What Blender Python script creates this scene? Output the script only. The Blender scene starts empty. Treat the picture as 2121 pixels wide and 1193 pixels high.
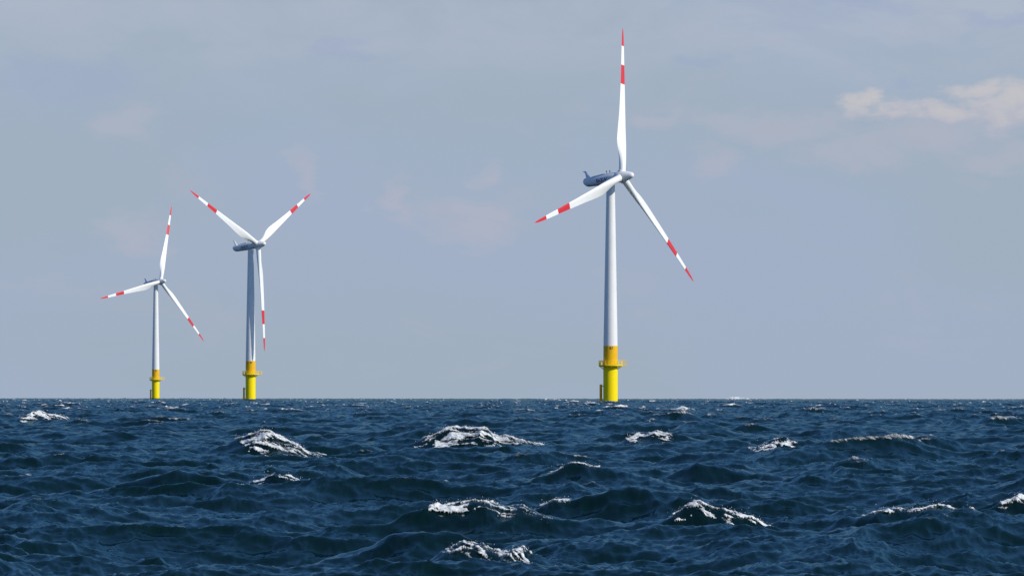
import bpy, bmesh, math, random
import numpy as np
from mathutils import Vector, Matrix, Euler

R = math.radians
scene = bpy.context.scene
COL = scene.collection
EYE = 3.3                       # eye height above the mean sea, metres
EARTH = 7.4e6                   # effective radius of the sea's curve

# ------------------------------------------------------------------ camera
cam_d = bpy.data.cameras.new('camera')
cam = bpy.data.objects.new('camera', cam_d)
COL.objects.link(cam)
cam_d.sensor_width = 36.0
cam_d.lens = 254.6
cam_d.clip_start = 1.0
cam_d.clip_end = 60000.0
cam.location = (0, 0, EYE)
cam.rotation_euler = (R(90 + 0.827), R(-0.05), 0)
scene.camera = cam

# ------------------------------------------------------------------ exposure
vs = scene.view_settings
vs.view_transform = 'Standard'
vs.look = 'None'
vs.gamma = 1.0
vs.use_curve_mapping = False
vs.exposure = 0.0
scene.cycles.max_bounces = 6
scene.cycles.use_denoising = True

# ------------------------------------------------------------------ node helper
class NT:
    def __init__(self, tree):
        self.t = tree
        tree.nodes.clear()
    def n(self, kind, **kw):
        nd = self.t.nodes.new(kind)
        for k, v in kw.items():
            if k.startswith('i_'):
                nd.inputs[k[2:].replace('_', ' ')].default_value = v
            else:
                setattr(nd, k, v)
        return nd
    def link(self, a, b):
        self.t.links.new(a, b)
    def sock(self, s, v):
        if isinstance(v, bpy.types.NodeSocket):
            self.link(v, s)
        else:
            s.default_value = v
    def math(self, op, a, b=None, c=None, clamp=False):
        nd = self.t.nodes.new('ShaderNodeMath'); nd.operation = op; nd.use_clamp = clamp
        self.sock(nd.inputs[0], a)
        if b is not None: self.sock(nd.inputs[1], b)
        if c is not None: self.sock(nd.inputs[2], c)
        return nd.outputs[0]
    def mix(self, f, a, b, blend='MIX'):
        nd = self.t.nodes.new('ShaderNodeMix'); nd.data_type = 'RGBA'; nd.blend_type = blend
        self.sock(nd.inputs[0], f); self.sock(nd.inputs[6], a); self.sock(nd.inputs[7], b)
        return nd.outputs[2]
    def ramp(self, f, lo, hi, smooth=True):
        nd = self.t.nodes.new('ShaderNodeMapRange')
        nd.interpolation_type = 'SMOOTHSTEP' if smooth else 'LINEAR'
        nd.clamp = True
        self.sock(nd.inputs[0], f); self.sock(nd.inputs[1], lo); self.sock(nd.inputs[2], hi)
        return nd.outputs[0]
    def noise(self, vec, scale, detail=4.0, rough=0.55, dist=0.0):
        nd = self.t.nodes.new('ShaderNodeTexNoise')
        nd.inputs['Scale'].default_value = scale
        nd.inputs['Detail'].default_value = detail
        nd.inputs['Roughness'].default_value = rough
        nd.inputs['Distortion'].default_value = dist
        if vec is not None: self.link(vec, nd.inputs['Vector'])
        return nd.outputs['Fac']
    def mapping(self, vec, loc=(0, 0, 0), rot=(0, 0, 0), scale=(1, 1, 1)):
        nd = self.t.nodes.new('ShaderNodeMapping')
        nd.inputs['Location'].default_value = loc
        nd.inputs['Rotation'].default_value = rot
        nd.inputs['Scale'].default_value = scale
        self.link(vec, nd.inputs['Vector'])
        return nd.outputs['Vector']

# ------------------------------------------------------------------ sky and sun
SUN_EL, SUN_AZ = 35.5, 118.0            # azimuth clockwise from straight ahead (+Y)
SKY = 0.10
world = bpy.data.worlds.new('World')
scene.world = world
world.use_nodes = True
w = NT(world.node_tree)
sky = w.n('ShaderNodeTexSky')
sky.sky_type = 'NISHITA'
sky.sun_disc = False
sky.sun_elevation = R(SUN_EL)
sky.sun_rotation = R(SUN_AZ)
sky.altitude = 0
sky.air_density = 1.0
sky.dust_density = 0.4
sky.ozone_density = 3.0
tc = w.n('ShaderNodeTexCoord')
dirv = tc.outputs['Generated']
sep = w.n('ShaderNodeSeparateXYZ'); w.link(dirv, sep.inputs[0])
dx, dy, dz = sep.outputs
el = w.math('ARCSINE', dz)
az = w.math('ARCTAN2', dx, dy)
# a thin veil of sea haze and high cloud that thickens towards the horizon
veil = w.math('POWER', w.ramp(el, 0.19, 0.055, smooth=False), 1.3)
veil = w.math('MULTIPLY_ADD', veil, 0.93, 0.03, clamp=True)
cmb = w.n('ShaderNodeCombineXYZ'); w.link(az, cmb.inputs[0]); w.link(el, cmb.inputs[1])
ang = cmb.outputs[0]
n_big = w.noise(w.mapping(ang, scale=(11, 30, 1), loc=(3.1, 1.7, 0)), 1.0, 5, .55, .4)
n_mid = w.noise(w.mapping(ang, scale=(38, 95, 1), loc=(7.3, 4.2, 0)), 1.0, 7, .6, .5)
n_fine = w.noise(w.mapping(ang, scale=(210, 420, 1), loc=(1.2, 9.4, 0)), 1.0, 8, .62, .4)
n_wa = w.noise(w.mapping(ang, scale=(95, 190, 1), loc=(4.7, 2.4, 0)), 1.0, 5, .6)
n_wb = w.noise(w.mapping(ang, scale=(95, 190, 1), loc=(8.1, 6.9, 0)), 1.0, 5, .6)
azd = w.math('ADD', az, w.math('MULTIPLY', w.math('SUBTRACT', n_wa, .5), .020))
eld = w.math('ADD', el, w.math('MULTIPLY', w.math('SUBTRACT', n_wb, .5), .0075))
veil_c = w.mix(w.ramp(n_big, .38, .64), (3.48, 4.26, 5.22, 1), (3.54, 4.27, 5.66, 1))
# a faint lavender sheet of high cloud with a ragged lower edge
sheet = w.ramp(w.math('ADD', eld, w.math('MULTIPLY', w.math('SUBTRACT', n_big, .5), .022)), .036, .053)
sheet = w.math('MULTIPLY', sheet, w.ramp(n_mid, .70, .36))
veil_c = w.mix(sheet, veil_c, (4.18, 4.70, 5.72, 1))
clear = w.mix(1.0, sky.outputs[0], (.78, 1.02, 1.36, 1), 'MULTIPLY')
col = w.mix(veil, clear, veil_c)
# faint pinkish puffs all over the low sky
puff = w.math('MULTIPLY', w.ramp(n_mid, .52, .74), .30)
puff = w.math('MULTIPLY', puff, w.ramp(el, .25, .10))
col = w.mix(puff, col, (4.35, 4.50, 5.40, 1))
def blob(a0, e0, ra, re):
    u = w.math('DIVIDE', w.math('SUBTRACT', azd, a0), ra)
    v = w.math('DIVIDE', w.math('SUBTRACT', eld, e0), re)
    d = w.math('SQRT', w.math('ADD', w.math('MULTIPLY', u, u), w.math('MULTIPLY', v, v)))
    return w.ramp(d, 1.0, 0.0, smooth=False)
def cloud(parts, lo, hi, gain):
    m = None
    for p in parts:
        b = blob(*p)
        m = b if m is None else w.math('MAXIMUM', m, b)
    keep = w.ramp(m, 0.0, .22)
    m = w.math('ADD', m, w.math('MULTIPLY', w.math('SUBTRACT', n_fine, .5), gain))
    return w.math('MULTIPLY', w.ramp(m, lo, hi), keep)
# loose pale wisps
low = cloud([(-.0527, .0368, .0085, .0036), (-.0155, .0270, .0034, .0060), (-.0035, .0302, .0042, .0024), (-.0062, .0225, .0095, .0050),
             (.0212, .0374, .0062, .0024), (.0275, .0313, .0052, .0038), (-.0512, .0215, .0075, .0050), (-.0280, .0300, .0036, .0060),
             (.0360, .0368, .0180, .0034), (.0580, .0352, .0170, .0044), (.0480, .0330, .0150, .0040), (.0690, .0330, .0090, .0040)], .12, .85, .9)
col = w.mix(w.math('MULTIPLY', low, .42), col, (4.72, 4.70, 5.55, 1))
# blue gaps in the sheet
gap = cloud([(-.0240, .0472, .0065, .0022), (.0262, .0458, .0075, .0016), (.0546, .0422, .0034, .0018), (.0480, .0535, .0130, .0016),
             (.0670, .0520, .0110, .0022), (-.0620, .0430, .0200, .0050)], .15, .8, .7)
col = w.mix(w.math('MULTIPLY', gap, .50), col, (3.35, 4.02, 5.75, 1))
# a low bank of sunlit cumulus to the right
bank = cloud([(.0476, .0399, .0046, .0030), (.0540, .0390, .0075, .0020), (.0590, .0384, .0070, .0022), (.0648, .0408, .0085, .0026),
              (.0668, .0388, .0120, .0036), (.0715, .0398, .0095, .0046), (.0790, .0395, .0120, .0052), (.0880, .0385, .0110, .0040)], .08, .80, .95)
lit = w.math('ADD', w.math('MULTIPLY', w.math('SUBTRACT', n_fine, .5), 2.6), w.math('MULTIPLY', w.math('SUBTRACT', el, .0385), 190.0))
ccol = w.mix(w.ramp(lit, -.55, .65), (4.75, 4.75, 5.65, 1), (5.9, 5.62, 5.75, 1))
col = w.mix(w.math('MULTIPLY', bank, .74), col, ccol)
bg = w.n('ShaderNodeBackground'); w.link(col, bg.inputs[0]); bg.inputs[1].default_value = SKY
wo = w.n('ShaderNodeOutputWorld'); w.link(bg.outputs[0], wo.inputs[0])

sun_d = bpy.data.lights.new('sun', 'SUN')
sun_d.energy = 4.0
sun_d.angle = R(0.5)
sun_d.color = (1.0, 0.935, 0.83)
sun = bpy.data.objects.new('sun', sun_d)
COL.objects.link(sun)
sdir = Vector((math.sin(R(SUN_AZ)) * math.cos(R(SUN_EL)), math.cos(R(SUN_AZ)) * math.cos(R(SUN_EL)), math.sin(R(SUN_EL))))
sun.rotation_euler = sdir.to_track_quat('Z', 'Y').to_euler()
sun.location = (200, -100, 200)

# ------------------------------------------------------------------ materials
def new_mat(name):
    m = bpy.data.materials.new(name); m.use_nodes = True
    return m, NT(m.node_tree)
def paint(name, color, rough=.4, var=.06, scale=.6, streak=0.0, spec=.5):
    """Weathered coat of paint: soft blotches and faint run marks down the surface."""
    m, t = new_mat(name)
    tcn = t.n('ShaderNodeTexCoord')
    v = tcn.outputs['Object']
    n1 = t.noise(v, scale, 5, .6)
    n2 = t.noise(t.mapping(v, scale=(2.2, 2.2, .05)), 1.0, 4, .6)
    dark = tuple(c * (1 - var * 2.2) for c in color) + (1,)
    c = t.mix(t.ramp(n1, .35, .7), tuple(color) + (1,), dark)
    if streak:
        c = t.mix(t.math('MULTIPLY', t.ramp(n2, .55, .8), streak), c, tuple(k * .55 for k in color) + (1,))
    b = t.n('ShaderNodeBsdfPrincipled')
    t.link(c, b.inputs['Base Color'])
    t.link(t.math('MULTIPLY_ADD', n1, .2, rough - .1), b.inputs['Roughness'])
    b.inputs['Specular IOR Level'].default_value = spec
    o = t.n('ShaderNodeOutputMaterial'); t.link(b.outputs[0], o.inputs[0])
    return m
M = {
    'white': paint('white_paint', (.80, .79, .76), .42, .025, .25, .06),
    'blade': paint('blade_paint', (.82, .82, .79), .35, .02, .3),
    'red': paint('red_paint', (.62, .025, .03), .4, .03, .5),
    'amber': paint('amber_yellow_paint', (.83, .47, .008), .5, .04, .4, .10, .2),
    'yellow': paint('bright_yellow_paint', (.95, .73, .0), .5, .025, .35, .08, .2),
    'grey': paint('nacelle_grey_paint', (.62, .64, .66), .4, .03, .4, .08),
    'dark': paint('dark_steel', (.07, .075, .08), .5, .1, 1.0),
    'weed': paint('waterline_growth', (.035, .035, .02), .8, .2, 1.5),
    'blue': paint('blue_lettering', (.012, .03, .16), .45, .03, 1.0),
    'black': paint('black_lettering', (.03, .03, .03), .5, .03, 1.0),
    'steel': paint('galvanised_steel', (.35, .36, .36), .45, .06, 1.0),
}

# ------------------------------------------------------------------ mesh helpers
def obj(name, bm, mats, parent=None, smooth=False, loc=None, rot=None):
    me = bpy.data.meshes.new(name)
    bm.normal_update()
    bm.to_mesh(me); bm.free()
    o = bpy.data.objects.new(name, me)
    COL.objects.link(o)
    for m in (mats if isinstance(mats, (list, tuple)) else [mats]):
        me.materials.append(m)
    if smooth:
        me.polygons.foreach_set('use_smooth', [True] * len(me.polygons))
        me.set_sharp_from_angle(angle=R(42))
    if parent: o.parent = parent
    if loc: o.location = loc
    if rot: o.rotation_euler = rot
    return o
def rings(bm, secs, cap0=True, cap1=True, mat=None):
    """Loft a list of closed point loops."""
    vs_ = [[bm.verts.new(p) for p in s] for s in secs]
    n = len(secs[0])
    for i in range(len(vs_) - 1):
        a, b = vs_[i], vs_[i + 1]
        for k in range(n):
            f = bm.faces.new((a[k], a[(k + 1) % n], b[(k + 1) % n], b[k]))
            if mat: f.material_index = mat(i)
    if cap0:
        f = bm.faces.new(list(reversed(vs_[0])))
        if mat: f.material_index = mat(0)
    if cap1:
        f = bm.faces.new(vs_[-1])
        if mat: f.material_index = mat(len(vs_) - 2)
    return vs_
def lathe(bm, prof, n=48, c=(0, 0), a0=0.0, mat=None):
    secs = [[(c[0] + r * math.cos(a0 + 2 * math.pi * k / n), c[1] + r * math.sin(a0 + 2 * math.pi * k / n), z)
             for k in range(n)] for r, z in prof]
    rings(bm, secs, mat=mat)
def tube(bm, p, q, r, n=8):
    p, q = Vector(p), Vector(q)
    z = (q - p).normalized()
    x = z.orthogonal().normalized(); y = z.cross(x)
    rings(bm, [[tuple(c + (x * math.cos(2 * math.pi * k / n) + y * math.sin(2 * math.pi * k / n)) * r) for k in range(n)] for c in (p, q)])
def box(bm, c, s, rz=0.0):
    m = Matrix.Translation(c) @ Matrix.Rotation(rz, 4, 'Z') @ Matrix.Diagonal((s[0], s[1], s[2], 1))
    r = bmesh.ops.create_cube(bm, size=1.0, matrix=m)
    es = list({e for v in r['verts'] for e in v.link_edges})
    bmesh.ops.bevel(bm, geom=es, offset=min(s) * .08, segments=1, affect='EDGES')
def empty(name, loc, rz=0.0):
    e = bpy.data.objects.new(name, None)
    COL.objects.link(e)
    e.empty_display_size = 3
    e.location = loc; e.rotation_euler = (0, 0, rz)
    return e
def tag(o, label, cat, group=None, kind=None):
    o['label'] = label; o['category'] = cat
    if group: o['group'] = group
    if kind: o['kind'] = kind

# ------------------------------------------------------------------ the sea: wave field
random.seed(4)
rng = np.random.default_rng(21)
WIND = math.atan2(.62, -.785)           # waves run away to the left
def wave_tile(L, N, lo, hi, seed, alpha=.034, lam_p=18.0, spread=2.6, fall=4.0):
    """Random sea with wavelengths lo..hi on a tile of L metres: height and sideways pull."""
    g = np.random.default_rng(seed)
    k1 = np.fft.fftfreq(N, 1.0 / N) * 2 * np.pi / L
    kx, ky = np.meshgrid(k1, k1, indexing='xy')
    k = np.hypot(kx, ky); k[0, 0] = 1e-6
    kp = 2 * np.pi / lam_p
    th = np.arctan2(ky, kx) - WIND
    # directional spread: narrow at the peak, broad for short ripples
    sp = np.clip(spread * (kp / k) ** .16, .35, spread)
    D = np.abs(np.cos(th / 2)) ** (2 * sp * 2)
    a = np.linspace(-np.pi, np.pi, 181)
    tab = np.array([np.trapz(np.abs(np.cos(a / 2)) ** (4 * s), a) for s in np.linspace(.35, spread, 40)])
    D /= np.interp(sp, np.linspace(.35, spread, 40), tab)
    S = alpha / 2 * k ** -4 * (np.maximum(k / kp, 1e-3)) ** (4.0 - fall) * np.exp(-1.25 * (kp / k) ** 2)
    S *= 1 + 1.6 * np.exp(-((k - kp) / (.25 * kp)) ** 2)
    S *= D
    klo, khi = 2 * np.pi / hi, 2 * np.pi / lo
    S[(k < klo) | (k >= khi)] = 0
    dk = 2 * np.pi / L
    amp = np.sqrt(S) * dk * N * N
    z = (g.standard_normal((N, N)) + 1j * g.standard_normal((N, N)))
    H = amp * z
    h = np.fft.ifft2(H).real
    ux = np.fft.ifft2(1j * H * kx / k).real
    uy = np.fft.ifft2(1j * H * ky / k).real
    s = L / N
    jac = (1 + np.gradient(ux, s, axis=1)) * (1 + np.gradient(uy, s, axis=0)) - np.gradient(ux, s, axis=0) * np.gradient(uy, s, axis=1)
    return (L, N, h.astype(np.float32), ux.astype(np.float32), uy.astype(np.float32), jac.astype(np.float32))
TILES = [wave_tile(420.0, 2048, 2.6, 60.0, 11, alpha=.044, lam_p=19.0, spread=3.8, fall=4.2),
         wave_tile(83.0, 1024, .50, 2.6, 12, alpha=.056, spread=3.2),
         wave_tile(17.3, 1024, .09, .50, 13, alpha=.085, spread=3.4)]
CHOP = (1.15, .9, .7)
def sample(tile, x, y, chans):
    L, N = tile[0], tile[1]
    fx = (x / L * N); fy = (y / L * N)
    ix = np.floor(fx); iy = np.floor(fy)
    tx = (fx - ix).astype(np.float32); ty = (fy - iy).astype(np.float32)
    ix = ix.astype(np.int64) % N; iy = iy.astype(np.int64) % N
    ix1 = (ix + 1) % N; iy1 = (iy + 1) % N
    i00 = iy * N + ix; i10 = iy * N + ix1; i01 = iy1 * N + ix; i11 = iy1 * N + ix1
    w00 = (1 - tx) * (1 - ty); w10 = tx * (1 - ty); w01 = (1 - tx) * ty; w11 = tx * ty
    out = []
    for c in chans:
        a = tile[c].ravel()
        out.append(a[i00] * w00 + a[i10] * w10 + a[i01] * w01 + a[i11] * w11)
    return out
def vnoise(x, y, seed):
    """Smooth value noise in 0..1."""
    g = np.random.default_rng(seed)
    T = g.random((256, 256)).astype(np.float32)
    ix = np.floor(x); iy = np.floor(y)
    tx = x - ix; ty = y - iy
    tx = tx * tx * (3 - 2 * tx); ty = ty * ty * (3 - 2 * ty)
    ix = ix.astype(np.int64) & 255; iy = iy.astype(np.int64) & 255
    jx = (ix + 1) & 255; jy = (iy + 1) & 255
    return (T[iy, ix] * (1 - tx) * (1 - ty) + T[iy, jx] * tx * (1 - ty) + T[jy, ix] * (1 - tx) * ty + T[jy, jx] * tx * ty)
def fbm(x, y, seed, octv=4, gain=.55):
    s = 0; a = 1; t = 0
    for i in range(octv):
        s = s + a * vnoise(x * 2 ** i + 17.3 * i, y * 2 ** i + 5.1 * i, seed + i)
        t += a; a *= gain
    return s / t

# Steep breaking crests: x, y, heading of the crest line, half length to its left and right end,
# height, reach of the near and the far slope
STAMPS = [
    (2.19, 168.8, 0.25, 2.3, 3.71, 1.0, 1.35, 1.8),
    (7.94, 153.1, 0.2, 2.1, 3.37, 0.90, 1.25, 1.7),
    (4.35, 159.5, 0.1, 1.4, 2.2, 0.72, 1.0, 1.4),
    (-0.80, 159.2, 0.25, 1.5, 2.9, 0.85, 1.25, 1.5),
    (-0.87, 123.3, -0.3, 0.9, 1.5, 0.70, 1.0, 1.4),
    (-6.98, 218.0, 0.15, 2.0, 2.6, 0.80, 1.1, 1.5),
    (-2.68, 400.3, 0.3, 3.0, 5.2, 1.55, 2.2, 2.6),
    (-12.22, 357.5, 0.3, 1.9, 3.0, 1.4, 1.9, 2.4),
    (9.00, 443.1, 0.3, 3.0, 3.4, 1.0, 1.6, 2.2),
    (13.33, 357.4, 0.2, 2.9, 4.29, 1.0, 1.6, 2.4),
    (-47.61, 732.1, 0.3, 3.6, 4.4, 1.3, 1.9, 2.6),
    (2.21, 246.2, 0.2, 2.0, 2.8, 0.8, 1.2, 1.8),
    (7.22, 258.3, 0.2, 2.2, 3.1, 0.85, 1.2, 1.8),
    (-10.78, 226.0, 0.2, 1.8, 2.9, 0.75, 1.1, 1.6),
    (12.36, 175.0, 0.2, 1.3, 1.9, 0.75, 1.1, 1.6),
    (-12.61, 207.8, 0.15, 2.3, 2.5, 0.75, 1.1, 1.6),
    (-2.29, 142.8, 0.1, 1.6, 2.0, 0.6, 1.0, 1.5),
    (28.97, 1225.8, 0.3, 2.4, 3.0, 1.0, 1.5, 2.4),
    (26.6, 1950.0, 0.15, 11.0, 16.0, 1.2, 3.0, 5.0),
    (154.8, 5000.0, 0.0, 8.5, 11.0, 2.1, 4.0, 4.0),
]
def ridge(st, px, py):
    """Height share 0..1 of one crest and its own axes (u along, v towards the boat)."""
    sx, sy, ca, hl, hr, A, ln, lf = st[:8]
    c, s = math.cos(ca), math.sin(ca)
    u = (px - sx) * c + (py - sy) * s
    v = (px - sx) * s - (py - sy) * c
    wob = .22 * ln * (fbm(u * .9 + sx, v * 0 + sy, 40, 3) - .5) * 4
    hh = np.where(u < 0, hl, hr)
    q = u / hh
    vv = v + wob - .10 * hh * q * q
    prof = np.where(vv > 0, 1 / (1 + (np.abs(vv) / ln) ** 2.1), np.exp(-(np.abs(vv) / lf) ** 1.3))
    along = np.exp(-np.abs(q) ** 1.7) * (.86 + .28 * fbm(u * .8 + 3 * sx, v * .15, 44, 3))
    return prof * along, u, vv, q
def sea(x, y, w2=1.0, w3=1.0, w1=1.0):
    """Displaced sea surface: returns x, y, z and whitecap strength."""
    h, ux, uy, jac = sample(TILES[0], x, y, (2, 3, 4, 5))
    h2, ux2, uy2, j2 = sample(TILES[1], x, y, (2, 3, 4, 5))
    h3, ux3, uy3 = sample(TILES[2], x, y, (2, 3, 4))
    foam = np.clip((1 - jac) * 1.0 + (1 - j2) * .25, -2, 2)
    foam = foam - .10 * np.clip((1100 - np.hypot(x, y)) / 600, 0, 1)
    foam = np.where(np.hypot(x, y) < 1100, np.minimum(foam, .46), foam)
    w1 = np.full(x.shape, w1, np.float32)
    lift = np.zeros(x.shape, np.float32)
    for st in STAMPS:
        sx, sy, ca, hl, hr, A, ln, lf = st[:8]
        reach = max(hl, hr) * 2.2 + 4 * max(ln, lf)
        near = np.nonzero((np.abs(x - sx) < reach) & (np.abs(y - sy) < reach))[0]
        if not len(near): continue
        r, u, v, q = ridge(st, x[near], y[near])
        lift[near] += A * r
        calm = np.exp(-np.abs(u / np.where(u < 0, hl, hr) / 1.4) ** 2 - np.abs(v / (2.2 * (ln + lf))) ** 2)
        w1[near] *= 1 - .7 * calm
        foam[near] -= .8 * calm
    X = x + w1 * CHOP[0] * ux + w2 * CHOP[1] * ux2 + w3 * CHOP[2] * ux3
    Y = y + w1 * CHOP[0] * uy + w2 * CHOP[1] * uy2 + w3 * CHOP[2] * uy3
    Z = w1 * h + w2 * h2 + w3 * h3 + lift
    Z = Z - (x * x + y * y) / (2 * EARTH)
    return X, Y, Z, foam

#SEA_BUILD
# radial rows and angular columns: fine where the sea is looked at, coarse elsewhere
rr = [1.5]
while rr[-1] < 9500:
    d = rr[-1]
    if d < 80: st = max(.5, .04 * d)
    elif d < 420: st = max(.13, .00115 * d)
    elif d < 1000: st = .0012 * d
    elif d < 3000: st = .0011 * d
    else: st = .0032 * d
    rr.append(d + st)
rr = np.array(rr)
core = np.linspace(-R(5.2), R(5.2), 1500)
wing = R(5.2) + np.cumsum(np.concatenate([np.full(60, R(.05)), np.full(100, R(.25))]))
rest = np.linspace(wing[-1] + R(3), 2 * math.pi - wing[-1] - R(3), 90)
ang_ = np.concatenate([core, wing, rest, 2 * math.pi - wing[::-1]])
NR, NA = len(rr), len(ang_)
A_, R_ = np.meshgrid(ang_, rr, indexing='xy')
gx = (R_ * np.sin(A_)).ravel(); gy = (R_ * np.cos(A_)).ravel()
coarse = np.clip((np.abs(((A_ + math.pi) % (2 * math.pi)) - math.pi) - R(8)) / R(4), 0, 1).ravel()
rf = R_.ravel()
w3 = np.clip((700 - rf) / 400, 0, 1) * (1 - coarse)
w2 = (1 - .75 * coarse) * (1 + 1.0 * np.clip((rf - 500) / 1500, 0, 1))
X, Y, Z, foam = sea(gx, gy, w2.astype(np.float32), w3.astype(np.float32))
co = np.empty((NR * NA, 3), np.float32)
co[:, 0] = X; co[:, 1] = Y; co[:, 2] = Z
ii = np.arange(NR - 1)[:, None] * NA
jj = np.arange(NA)[None, :]
jn = (jj + 1) % NA
quads = np.stack([ii + jj, ii + jn, ii + NA + jn, ii + NA + jj], axis=-1).reshape(-1, 4).astype(np.int32)
# close the middle with a triangle fan
hub_i = NR * NA
co = np.vstack([co, [[0, 0, 0]]]).astype(np.float32)
tris = np.stack([np.full(NA, hub_i), (np.arange(NA) + 1) % NA, np.arange(NA)], axis=-1).astype(np.int32)
me = bpy.data.meshes.new('sea')
nq, nt = len(quads), len(tris)
me.vertices.add(len(co)); me.vertices.foreach_set('co', co.ravel())
me.loops.add(nq * 4 + nt * 3)
me.loops.foreach_set('vertex_index', np.concatenate([quads.ravel(), tris.ravel()]))
me.polygons.add(nq + nt)
me.polygons.foreach_set('loop_start', np.concatenate([np.arange(nq) * 4, nq * 4 + np.arange(nt) * 3]).astype(np.int32))
me.update(calc_edges=True)
me.polygons.foreach_set('use_smooth', np.ones(nq + nt, bool))
at = me.attributes.new('foam', 'FLOAT', 'POINT')
at.data.foreach_set('value', np.concatenate([foam, [0]]).astype(np.float32))
sea_o = bpy.data.objects.new('sea', me)
COL.objects.link(sea_o)
tag(sea_o, 'dark blue choppy open sea with scattered white breaking crests', 'sea', kind='structure')
print('sea', NR, NA, len(co), 'hs', 4 * TILES[0][2].std(), 'jac', np.percentile(TILES[0][5], [50, 90, 95, 99, 99.9]))

m, t = new_mat('sea_water')
geo = t.n('ShaderNodeNewGeometry')
pos = geo.outputs['Position']
att = t.n('ShaderNodeAttribute', attribute_name='foam')
rip = t.noise(t.mapping(pos, rot=(0, 0, -WIND), scale=(1.0, .26, 1)), 4.2, 7, .66)
bp = t.n('ShaderNodeBump'); bp.inputs['Strength'].default_value = .5; bp.inputs['Distance'].default_value = .032
t.link(rip, bp.inputs['Height'])
body = t.n('ShaderNodeBsdfDiffuse'); body.inputs[0].default_value = (.0015, .0092, .0088, 1)
t.link(bp.outputs[0], body.inputs['Normal'])
gl = t.n('ShaderNodeBsdfGlossy'); gl.inputs['Color'].default_value = (.64, .92, 1, 1); gl.inputs['Roughness'].default_value = .06
t.link(bp.outputs[0], gl.inputs['Normal'])
fr = t.n('ShaderNodeFresnel'); fr.inputs['IOR'].default_value = 1.333
t.link(bp.outputs[0], fr.inputs['Normal'])
# ruffled water never reaches a mirror's grazing reflectance
f0 = t.math('POWER', fr.outputs[0], 1.16)
f1 = t.math('DIVIDE', f0, t.math('MULTIPLY_ADD', f0, 1.9, 1.0))
bs = t.n('ShaderNodeMixShader'); t.link(f1, bs.inputs[0]); t.link(body.outputs[0], bs.inputs[1]); t.link(gl.outputs[0], bs.inputs[2])
# foam: thin lace torn along the wind
fv = t.mapping(pos, rot=(0, 0, -WIND), scale=(.6, 1.5, 1))
fn = t.noise(fv, 2.4, 9, .72, .6)
fm = t.math('ADD', att.outputs['Fac'], t.math('MULTIPLY', t.math('SUBTRACT', fn, .5), .55))
fmask = t.math('MULTIPLY', t.ramp(fm, .40, .60), .85)
fb = t.n('ShaderNodeBsdfPrincipled')
fb.inputs['Base Color'].default_value = (.78, .79, .77, 1); fb.inputs['Roughness'].default_value = .7
mx = t.n('ShaderNodeMixShader'); t.link(fmask, mx.inputs[0]); t.link(bs.outputs[0], mx.inputs[1]); t.link(fb.outputs[0], mx.inputs[2])
o = t.n('ShaderNodeOutputMaterial'); t.link(mx.outputs[0], o.inputs[0])
me.materials.append(m)

# ------------------------------------------------------------------ whitecaps: raised, torn foam with spray
m, t = new_mat('foam')
tcn = t.n('ShaderNodeTexCoord')
fb = t.n('ShaderNodeBsdfPrincipled')
n1 = t.noise(tcn.outputs['Object'], 6.0, 8, .75)
t.link(t.mix(t.ramp(n1, .3, .7), (.46, .50, .50, 1), (.82, .82, .79, 1)), fb.inputs['Base Color'])
fb.inputs['Roughness'].default_value = .6
att = t.n('ShaderNodeAttribute', attribute_name='cover')
n2 = t.noise(t.mapping(tcn.outputs['Object'], rot=(0, 0, -.5), scale=(.7, 1.2, 1.2)), 7.0, 8, .75)
tr = t.n('ShaderNodeBsdfTransparent')
mx = t.n('ShaderNodeMixShader')
t.link(t.ramp(t.math('ADD', att.outputs['Fac'], t.math('MULTIPLY', t.math('SUBTRACT', n2, .5), 1.4)), .06, .72), mx.inputs[0])
t.link(tr.outputs[0], mx.inputs[1]); t.link(fb.outputs[0], mx.inputs[2])
o = t.n('ShaderNodeOutputMaterial'); t.link(mx.outputs[0], o.inputs[0])
M['foam'] = m
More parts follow.
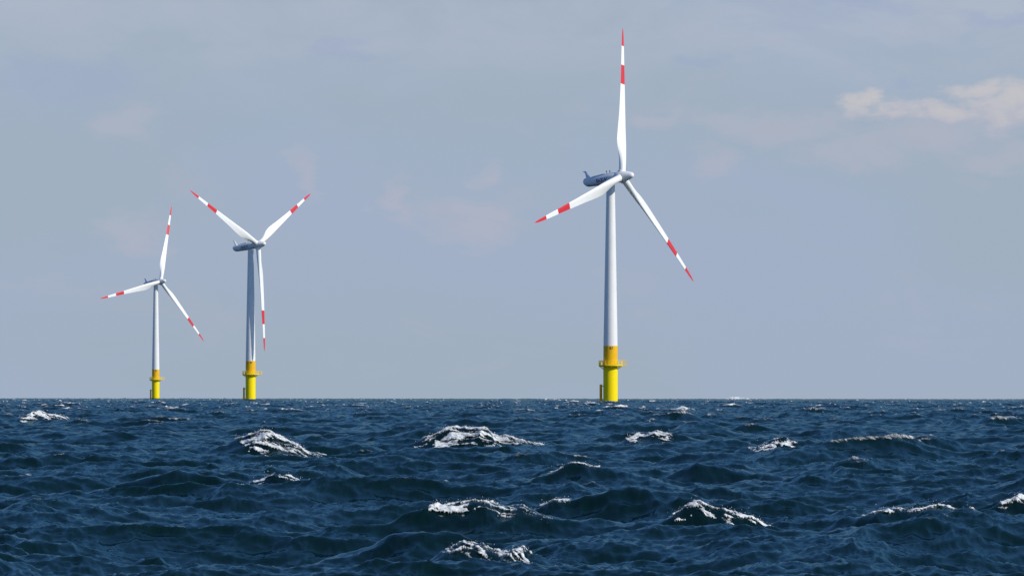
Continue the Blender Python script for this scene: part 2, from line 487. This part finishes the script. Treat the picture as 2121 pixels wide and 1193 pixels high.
# stamp, from/to along the crest (shares of its left and right half), from/to across (metres, + towards the boat),
# cover, lace size, thickness, spray count, label
CAPS = [
    (0, -0.9, -0.45, -.25, 0.5, .05, .30, .07, 60, 'small foam tuft on the left end of the broad smooth wave right of centre'),
    (1, -0.35, 0.6, -.25, .30, 0.02, .28, .08, 160, 'thin foam line along the crest of the steep wave at lower right'),
    (2, -0.6, 0.8, -.20, .75, 0.0, .30, .07, 140, 'lacy broken foam slanting down between the two big waves at lower right'),
    (3, -0.72, 0.2, -.45, 0.55, 0.12, .30, .12, 200, 'thick bright foam cap on the bottom centre wave, foam piled at its left'),
    (4, -0.4, 0.9, -.2, .50, 0.02, .25, .07, 120, 'small foam strip slanting down at the very bottom, below the thick foam cap'),
    (5, -0.7, 0.8, -.25, .28, 0.02, .35, .08, 140, 'thin ragged foam fringe on the dark wave below the peaked whitecap'),
    (6, -.95, 0.95, -.6, 3.6, -0.06, .75, .16, 260, 'widest whitecap, lacy foam running down the wave near the middle'),
    (7, -0.62, 0.7, -.6, 2.9, 0.08, .60, .18, 160, 'peaked solid white whitecap below the turbine with two raised blades'),
    (8, -0.8, 0.2, -.5, 1.8, 0.1, .55, .14, 90, 'flat bright whitecap on the sea below and right of the largest turbine'),
    (9, -.70, .12, .9, 1.9, .02, .45, .10, 40, 'low foam strip at the foot of a dark wave, right of the largest turbine'),
    (10, -0.7, 0.7, -.8, 2.6, 0.13, .70, .20, 90, 'bright chunky whitecap at the far left, below and left of the smallest turbine'),
    (11, -.55, .30, -.2, .30, .0, .30, .06, 30, 'thin white foam streak on a low crest below the largest turbine'),
    (17, -1.0, 1.0, -.6, 1.6, .14, .6, .16, 20, 'small double whitecap far out, just right of the largest turbine foot'),
    (14, -0.5, .9, -.25, .40, 0.02, .30, .08, 60, 'foam crest cut off by the right edge of the picture'),
    (18, -.3, .25, -1.0, 1.2, .02, .8, .15, 0, 'small white crest right in front of the largest turbine foot'),
    (19, -1.0, 1.0, -6.0, 7.0, .40, 5.0, .6, 0, 'long white breaker right on the horizon, right of the largest turbine'),
]
octa_v = np.array([(1, 0, 0), (-1, 0, 0), (0, 1, 0), (0, -1, 0), (0, 0, 1), (0, 0, -1)], np.float32)
octa_f = np.array([(0, 2, 4), (2, 1, 4), (1, 3, 4), (3, 0, 4), (2, 0, 5), (1, 2, 5), (3, 1, 5), (0, 3, 5)], np.int32)
def whitecap(si, q0, q1, v0, v1, cover, lace, thick, nspray, label):
    st = STAMPS[si]
    sx, sy, ca, hl, hr, A, ln, lf = st
    lace *= .5; thick *= .45
    res = max(.02, sy / 9500)
    ua, ub = q0 * (hl if q0 < 0 else hr), q1 * (hl if q1 < 0 else hr)
    tail = (ub - ua) * .75 if si in (3, 4, 6, 7) else 0.0
    us = np.arange(ua - .3 * lace, ub + .3 * lace + tail, res); vsn = np.arange(v0 - .6 * ln - .3, v1 + .6 * ln + .3, res * 1.6)
    nu, nv = len(us), len(vsn)
    U, V = np.meshgrid(us, vsn, indexing='xy')
    U = U.ravel(); V = V.ravel()
    c, s = math.cos(ca), math.sin(ca)
    x = sx + U * c + V * s; y = sy + U * s - V * c
    w3 = np.clip((700 - np.hypot(x, y)) / 400, 0, 1).astype(np.float32)
    X, Y, Z, _ = sea(x, y, np.ones_like(w3), w3)
    r, u, vv, q = ridge(st, x, y)
    # cover: full between the limits, dying off at the ends and down the face
    mid, half = (ua + ub) / 2, (ub - ua) / 2
    e = 1 - np.abs((U - mid) / half) ** 3
    f = np.where(vv < v0, 1 - (v0 - vv) / (.35 * ln), 1.0)
    lim = v1 * (.55 + .75 * fbm(U / (1.6 * lace) + 9 * si, U * 0, 70 + si, 2))
    f = np.minimum(f, 1 - (np.clip(vv - v0, 0, None) / np.maximum(lim - v0, .05)) ** 2.2)
    # lace stretched down the face
    n = fbm((U * .9 + .3 * vv) / (2.1 * lace) + 3.7 * si, (vv - .42 * U) / lace * 1.15 + 1.9 * si, 80 + si, 6, .72)
    Mk = np.minimum(e * .9, np.clip(f, -1, 1) * .85) * .42 - .20 + cover + (n - .5) * 2.3
    Mk = Mk - .16 * np.clip((U - ua) / (ub - ua) - .35, 0, 1) - .10 * np.clip((vv - v0) / (v1 - v0) - .3, 0, 1) + .05
    Mk = np.where((e < 0) | (f < -.1), -1, Mk)
    if tail:
        # torn streaks trailing off behind the crest
        te = np.clip(1 - np.abs(U - (ub - .15 * tail)) / (1.1 * tail), 0, 1) * np.clip(1 - np.abs(vv - .45 * v1 - .25 * (U - mid)) / (.8 * v1 + .3), 0, 1)
        ns = fbm((U + .2 * vv) / (5 * lace) + 2.3 * si, (vv - .30 * U) / (.55 * lace), 60 + si, 4, .6)
        Mk = np.maximum(Mk, np.where(te > .02, .30 * te ** .7 - .30 + (ns - .5) * 1.5, -1))
    lump = fbm(x / (.30 * lace), y / (.55 * lace), 95, 5, .7)
    k = np.clip(Mk / .30, 0, 1)
    off = -.015 + .03 * np.clip(Mk / .05, 0, 1) + .7 * thick * k * (2.2 * lump - .35)
    P = np.stack([X + off * .2 * s, Y - off * .5 * c, Z + off], 1).astype(np.float32)
    idx = np.arange(nu * nv).reshape(nv, nu)
    Q = np.stack([idx[:-1, :-1], idx[1:, :-1], idx[1:, 1:], idx[:-1, 1:]], -1).reshape(-1, 4)
    keep = (Mk[Q] > 0).sum(1) >= 3
    Q = Q[keep]
    used, inv = np.unique(Q, return_inverse=True)
    verts = P[used]; faces = inv.reshape(-1, 4).tolist()
    g = np.random.default_rng(500 + si)
    al = np.clip(Mk[used] / .42, 0, 1)
    if nspray and len(used):
        nspray = int(nspray * .35)
        wgt = np.clip(Mk[used], 0, .4) * np.exp(-np.abs(vv[used]) / (.5 * ln)); wgt = wgt / wgt.sum()
        pick = g.choice(len(used), nspray, p=wgt)
        base = verts[pick]
        sc = sy / 160
        hgt = g.exponential(.035, nspray) * min(sc, 2.0)
        pos = base + np.stack([g.normal(0, .05, nspray) * sc - hgt * .6, g.normal(0, .05, nspray), hgt + .01], 1)
        rad = sy / 7240 * g.uniform(.15, .5, nspray)
        sv = (pos[:, None, :] + octa_v[None] * rad[:, None, None] * g.uniform(.7, 1.3, (nspray, 6, 1))).reshape(-1, 3)
        sf = (octa_f[None] + (len(verts) + 6 * np.arange(nspray))[:, None, None]).reshape(-1, 3)
        verts = np.vstack([verts, sv]); faces += sf.tolist()
        al = np.concatenate([al, np.full(len(sv), .75)])
    org = np.array([sx, sy, 0], np.float32)
    me = bpy.data.meshes.new('whitecap')
    me.from_pydata((verts - org).tolist(), [], faces)
    me.polygons.foreach_set('use_smooth', [True] * len(me.polygons))
    at_ = me.attributes.new('cover', 'FLOAT', 'POINT'); at_.data.foreach_set('value', al.astype(np.float32))
    me.materials.append(M['foam'])
    o = bpy.data.objects.new('whitecap', me); COL.objects.link(o)
    o.location = (sx, sy, 0)
    tag(o, label, 'whitecap', 'foaming crests on the waves')
    return o
for c_ in CAPS:
    whitecap(*c_)

# ------------------------------------------------------------------ wind turbines
def blade_mesh():
    """One blade along +Z from the hub centre, leading edge to +Y, windward side to +X."""
    bm = bmesh.new()
    Rt = 46.5
    st = [  # radius, chord, thickness share, twist, roundness, share of chord ahead of the axis
        (1.25, 2.05, 1.0, 14, 1.0, .5), (2.6, 2.05, 1.0, 14, 1.0, .5), (4.2, 2.15, .93, 14, .85, .5), (6.0, 2.45, .74, 14, .5, .45),
        (7.8, 2.95, .55, 14, .2, .38), (9.6, 3.35, .42, 13.5, .05, .34), (11.2, 3.42, .36, 12.5, 0, .32), (13.0, 3.32, .32, 11, 0, .31),
        (16, 3.0, .28, 8.5, 0, .31), (20, 2.6, .25, 6, 0, .32), (24, 2.25, .23, 4, 0, .32), (28.7, 1.9, .21, 2.4, 0, .33),
        (34.7, 1.5, .19, 1.0, 0, .34), (40.7, 1.12, .18, 0, 0, .35), (43.5, .88, .18, -.5, 0, .38), (45.3, .58, .18, -.6, 0, .42),
        (46.2, .28, .2, -.6, 0, .5), (46.5, .08, .3, -.6, 0, .6)]
    # dense interpolation so that the paint bands end cleanly
    rs = sorted(set(list(np.linspace(1.25, 28.7, 26)) + list(np.linspace(28.7, 34.7, 6)) + list(np.linspace(34.7, 40.7, 6)) + list(np.linspace(40.7, 46.5, 10))))
    sr = [s[0] for s in st]
    secs = []
    n = 28
    for r in rs:
        ch, th, tw, rd, ax = [float(np.interp(r, sr, [s[i] for s in st])) for i in (1, 2, 3, 4, 5)]
        pts = []
        for k in range(n):
            p = 2 * math.pi * k / n
            xc = (1 + math.cos(p)) / 2          # 1 = trailing edge, 0 = nose
            yt = 5 * th * (.2969 * math.sqrt(xc) - .126 * xc - .3516 * xc ** 2 + .2843 * xc ** 3 - .1036 * xc ** 4)
            yc = .04 * (1 - rd) * (1 - (2 * xc - 1) ** 2)
            ya = yt * (1 if p <= math.pi else -1) + yc
            circ = (math.cos(p) * .5 + .5, .5 * math.sin(p) * th)
            cx = xc * (1 - rd) + circ[0] * rd
            cy = ya * (1 - rd) + circ[1] * rd
            a = (ax - cx) * ch                 # + = towards the leading edge
            b = -cy * ch                       # suction side to leeward
            T = R(tw)
            yy = a * math.cos(T) - b * math.sin(T)
            xx = a * math.sin(T) + b * math.cos(T)
            bend = -1.56 * ((r - 1.2) / 45.3) ** 1.7 + .2
            pts.append((xx + bend, yy, r))
        secs.append(pts)
    def band(i):
        rm = (rs[i] + rs[i + 1]) / 2
        return 1 if (rm > 40.7 or 28.7 < rm < 34.7) else 0
    rings(bm, secs, mat=band)
    me = bpy.data.meshes.new('blade')
    bm.normal_update(); bm.to_mesh(me); bm.free()
    me.materials.append(M['blade']); me.materials.append(M['red'])
    me.polygons.foreach_set('use_smooth', [True] * len(me.polygons))
    me.set_sharp_from_angle(angle=R(60))
    return me
BLADE = blade_mesh()

HUB_H, OVER, TILT = 68.15, 4.0, 6.3
def text_mesh(body, size, extrude=.01, weight=0.0):
    cu = bpy.data.curves.new('text', 'FONT')
    cu.body = body; cu.size = size; cu.extrude = extrude; cu.offset = weight
    cu.align_x = 'CENTER'; cu.align_y = 'CENTER'
    o = bpy.data.objects.new('text', cu)
    COL.objects.link(o)
    dg = bpy.context.evaluated_depsgraph_get()
    me = bpy.data.meshes.new_from_object(o.evaluated_get(dg))
    bpy.data.objects.remove(o)
    return me
def wrap_object(name, me, mat, parent, fn):
    for v in me.vertices:
        v.co = fn(v.co)
    me.materials.clear(); me.materials.append(mat)
    o = bpy.data.objects.new(name, me); COL.objects.link(o); o.parent = parent
    return o

def turbine(loc, yaw, phase, label, rail_turn=0.0):
    """yaw: heading of the rotor axis, radians from +X. phase: first blade's angle, clockwise from up seen from the front."""
    root = empty('wind_turbine', loc)
    tag(root, label, 'wind turbine', 'wind turbines standing in the sea')
    # --- tower and yellow foot
    bm = bmesh.new()
    prof = []
    for i in range(13):
        f = i / 12
        prof.append((2.12 + (1.25 - 2.12) * (f ** 1.05), 17.64 + f * (HUB_H - 2.15 - 17.64)))
    lathe(bm, prof, 64)
    obj('tower', bm, M['white'], root, True)
    bm = bmesh.new(); lathe(bm, [(2.13, 11.95), (2.13, 14.8), (2.15, 14.82), (2.15, 14.9), (2.13, 14.92), (2.13, 17.64)], 64)
    band = obj('tower_foot', bm, M['amber'], root, True)
    vw = math.atan2(-loc[1], -loc[0])          # towards the boat
    bm = bmesh.new(); lathe(bm, [(2.16, 1.1), (2.16, 11.3), (2.22, 11.35), (2.22, 11.65)], 64)
    pile = obj('foundation_pile', bm, M['yellow'], root, True)
    bm = bmesh.new(); lathe(bm, [(2.18, -6.0), (2.18, 1.1)], 64)
    obj('waterline_growth', bm, M['weed'], pile, True)
    me = text_mesh('B7', 1.05, .02, .02)
    def on_foot(c):
        a = vw + .12 + c.x / 2.13
        r = 2.14 + c.z
        return Vector((r * math.cos(a), r * math.sin(a), 16.9 + c.y))
    wrap_object('lettering', me, M['black'], band, on_foot)
    bm = bmesh.new(); tube(bm, (2.1 * math.cos(vw - 1.05), 2.1 * math.sin(vw - 1.05), 16.6), (2.35 * math.cos(vw - 1.05), 2.35 * math.sin(vw - 1.05), 16.6), .16, 10)
    obj('lamp', bm, M['white'], band, True)
    # --- service platform
    cx, PR, zf = .45, 3.55, 11.65
    bm = bmesh.new()
    lathe(bm, [(2.2, zf), (PR, zf), (PR, zf + .26), (2.14, zf + .26)], 40, (cx * 0, 0))
    for k in range(12):
        a = k * math.pi / 6 + .1
        box(bm, (2.75 * math.cos(a), 2.75 * math.sin(a), zf - .14), (1.4, .14, .28), a)
        tube(bm, (2.1 * math.cos(a), 2.1 * math.sin(a), zf - 1.1), (3.3 * math.cos(a), 3.3 * math.sin(a), zf - .2), .06, 6)
    box(bm, (3.75, 1.0, zf + .131), (2.2, 3.0, .262))
    plat = obj('platform', bm, M['yellow'], root)
    bm = bmesh.new()
    path = []
    for k in range(41):
        a = .80 + (2 * math.pi - .95) * k / 40
        path.append((3.48 * math.cos(a), 3.48 * math.sin(a)))
    path += [(4.78, -.45), (4.78, 1.0), (4.78, 2.43), path[0]]
    zt = zf + .26
    for i, (px, py) in enumerate(path[:-1]):
        qx, qy = path[i + 1]
        if i % 2 == 0 or i > 38:
            tube(bm, (px, py, zt), (px, py, zt + 1.3), .06, 6)
        for hh in (.18, .72, 1.3):
            tube(bm, (px, py, zt + hh), (qx, qy, zt + hh), .05 if hh > 1 else .035, 6)
    obj('railing', bm, M['yellow'], plat)
    for a, s, hh in ((2.55, .7, 1.15), (3.05, .6, 1.2), (3.5, .65, .95)):
        bm = bmesh.new(); box(bm, (2.95 * math.cos(a), 2.95 * math.sin(a), zt + hh / 2), (s, s * .8, hh), a)
        obj('equipment_box', bm, M['steel'] if hh < 1 else M['white'], plat)
    bm = bmesh.new()
    tube(bm, (3.5, .2, zt), (3.5, .2, zt + 1.55), .12, 10); tube(bm, (3.5, .2, zt + 1.5), (4.5, .6, zt + .55), .09, 8)
    tube(bm, (3.5, .2, zt + .5), (4.0, .4, zt + 1.0), .06, 8)
    obj('davit_crane', bm, M['amber'], plat)
    # --- boat landing: two fender posts, ladder between them
    bl = empty('boat_landing', (0, 0, 0)); bl.parent = root
    la = vw - 1.72
    for sd in (-1, 1):
        bm = bmesh.new()
        ox, oy = -math.sin(la) * .7 * sd, math.cos(la) * .7 * sd
        bx, by = 3.0 * math.cos(la) + ox, 3.0 * math.sin(la) + oy
        tube(bm, (bx, by, -5), (bx, by, 6.1), .21, 12)
        for z in (1.1, 5.6):
            tube(bm, (1.9 * math.cos(la) + ox, 1.9 * math.sin(la) + oy, z), (bx, by, z), .13, 8)
        obj('fender_post', bm, M['amber'], bl, True)
    bm = bmesh.new()
    for sd in (-1, 1):
        ox, oy = -math.sin(la) * .25 * sd, math.cos(la) * .25 * sd
        tube(bm, (2.6 * math.cos(la) + ox, 2.6 * math.sin(la) + oy, -3), (2.6 * math.cos(la) + ox, 2.6 * math.sin(la) + oy, 6.2), .05, 6)
    for k in range(27):
        z = -2.8 + k * .33
        tube(bm, (2.6 * math.cos(la) + math.sin(la) * .25, 2.6 * math.sin(la) - math.cos(la) * .25, z),
             (2.6 * math.cos(la) - math.sin(la) * .25, 2.6 * math.sin(la) + math.cos(la) * .25, z), .025, 5)
    obj('ladder', bm, M['amber'], bl)
    # --- nacelle; its own axes: +X upwind along the shaft, tilted nose-up
    mat = Matrix.Rotation(yaw, 4, 'Z') @ Matrix.Rotation(R(-TILT), 4, 'Y')
    rot = mat.to_euler()
    hubc = Vector((0, 0, HUB_H)) + Matrix.Rotation(yaw, 3, 'Z') @ Vector((OVER, 0, 0))
    secs = []
    n = 40
    # x along the shaft from the rotor plane, half width, top, bottom, squareness
    for (x, hw, zt_, zb, sq) in ((-1.55, 1.42, 1.42, -1.42, 2.0), (-2.0, 1.52, 1.52, -1.52, 2.1), (-4.0, 1.62, 1.62, -1.60, 2.4),
                                 (-6.5, 1.62, 1.50, -1.62, 2.6), (-9.0, 1.58, 1.34, -1.60, 2.7), (-12.0, 1.52, 1.22, -1.54, 2.7),
                                 (-13.2, 1.48, 1.18, -1.50, 2.7)):
        pts = []
        for k in range(n):
            p = 2 * math.pi * k / n
            c, s = math.cos(p), math.sin(p)
            q = 2.1 if s > 0 else sq
            yy = hw * math.copysign(abs(c) ** (2 / q), c)
            mid = (zt_ + zb) / 2 - .1; hh = (zt_ - mid) if s > 0 else (mid - zb)
            zz = mid + hh * math.copysign(abs(s) ** (2 / q), s)
            # the tail is cut back under
            xx = x
            if x < -11: xx = x + (.75 * max(0, (-zz - .3)) ** 1.2 if x < -12.5 else .6 * max(0, (-zz - .3)) ** 1.2)
            pts.append((xx, yy, zz))
        secs.append(pts)
    last = secs[-1]
    secs.append([(p[0] - .06, p[1] * .95, p[2] * .95) for p in last])
    bm = bmesh.new(); rings(bm, list(reversed(secs)))
    nac = obj('nacelle', bm, M['grey'], root, True, hubc, rot)
    # raised roof hatch
    bm = bmesh.new()
    secs2 = []
    for x, hgt, hw in ((-10.6, 1.15, .6), (-10.5, 1.34, .7), (-6.4, 1.64, .8), (-6.0, 1.62, .8), (-5.8, 1.50, .75)):
        secs2.append([(x, -hw, hgt - .5), (x, hw, hgt - .5), (x, hw * .9, hgt), (x, -hw * .9, hgt)])
    rings(bm, secs2)
    obj('roof_hatch', bm, M['grey'], nac)
    # tail fin
    bm = bmesh.new()
    prof = [(0, -12.9, -10.9, .75), (.5, -12.95, -11.6, .55), (1.2, -13.05, -12.25, .40), (1.8, -13.25, -12.6, .32), (2.1, -13.5, -12.75, .30), (2.2, -13.9, -12.8, .45), (2.32, -13.9, -12.8, .45)]
    secs3 = []
    for (z, xa, xb, th) in prof:
        xm = (xa + xb) / 2; ln = (xb - xa) / 2
        secs3.append([(xm + ln * math.cos(2 * math.pi * k / 16), th * math.sin(2 * math.pi * k / 16), .98 + z) for k in range(16)])
    rings(bm, secs3)
    obj('tail_fin', bm, M['grey'], nac, True)
    for yy in (-.35, .35):
        bm = bmesh.new()
        tube(bm, (-4.7 + yy, yy, 1.5), (-4.7 + yy, yy, 2.25), .06, 6); tube(bm, (-4.7 + yy, yy, 2.05), (-4.7 + yy, yy, 2.4), .17, 8)
        obj('wind_sensor', bm, M['dark'], nac)
    def on_side(sign):
        def f(c):
            x = sign * -c.x - 6.3 if sign > 0 else c.x - 6.3
            z = c.y - .30
            sq = 2.6; zt_, zb = 1.50, -1.62; mid = (zt_ + zb) / 2 - .1
            hh = (zt_ - mid) if z > mid else (mid - zb)
            if z > mid: sq = 2.1
            q = min(.98, abs((z - mid) / hh))
            hw = 1.625 * (1 - q ** sq) ** (1 / sq)
            return Vector((x, sign * (hw + .012 + c.z), z))
        return f
    me = text_mesh('EnBW', 1.55, .02, .03)
    wrap_object('lettering', me, M['blue'], nac, on_side(-1))
    me = text_mesh('EnBW', 1.55, .02, .03)
    wrap_object('lettering', me, M['blue'], nac, on_side(1))
    # --- hub with its long rounded nose
    bm = bmesh.new()
    prof = [(1.25, -1.52), (1.58, -1.4), (1.70, -.9), (1.74, 0), (1.68, .8), (1.50, 1.7), (1.24, 2.7), (.98, 3.5), (.86, 3.85), (.66, 4.18), (.38, 4.36), (.05, 4.42)]
    secs = [[(x, r * math.cos(2 * math.pi * k / 40), r * math.sin(2 * math.pi * k / 40)) for k in range(40)] for r, x in prof]
    rings(bm, secs)
    hub = obj('hub', bm, M['white'], root, True, hubc, rot)
    for k in range(3):
        a = phase + k * 2 * math.pi / 3
        b = bpy.data.objects.new('blade', BLADE); COL.objects.link(b)
        b.parent = root
        b.location = hubc
        # clockwise seen from the front (+X looking back): up goes towards +Y
        b.rotation_euler = (mat @ Matrix.Rotation(-a, 4, 'X')).to_euler()
        bm = bmesh.new(); lathe(bm, [(1.12, 1.25), (1.2, 1.3), (1.2, 1.85), (1.12, 1.9)], 32)
        obj('blade_collar', bm, M['white'], b, True)
    return root

def at(px, D, z=0.0):
    x = (px - 1060.5) / 15000 * D
    return (x, D, z - (x * x + D * D) / (2 * EARTH))
def axis(psi, loc):
    """rotor axis turned psi to the right of the line back to the boat"""
    back = math.atan2(-loc[1], -loc[0])
    return back + psi
L1, L2, L3 = at(1264.5, 2168), at(519, 3152), at(322.5, 4174)
turbine(L1, axis(R(54.3), L1), R(11.75), 'largest, nearest white wind turbine with yellow foot, standing alone on the open sea')
turbine(L2, axis(R(49.3), L2), R(59.75), 'white wind turbine with one blade hanging straight down and two raised in a V')
turbine(L3, axis(R(41.1), L3), R(17.5), 'smallest, farthest white wind turbine, beside the one with two raised blades')
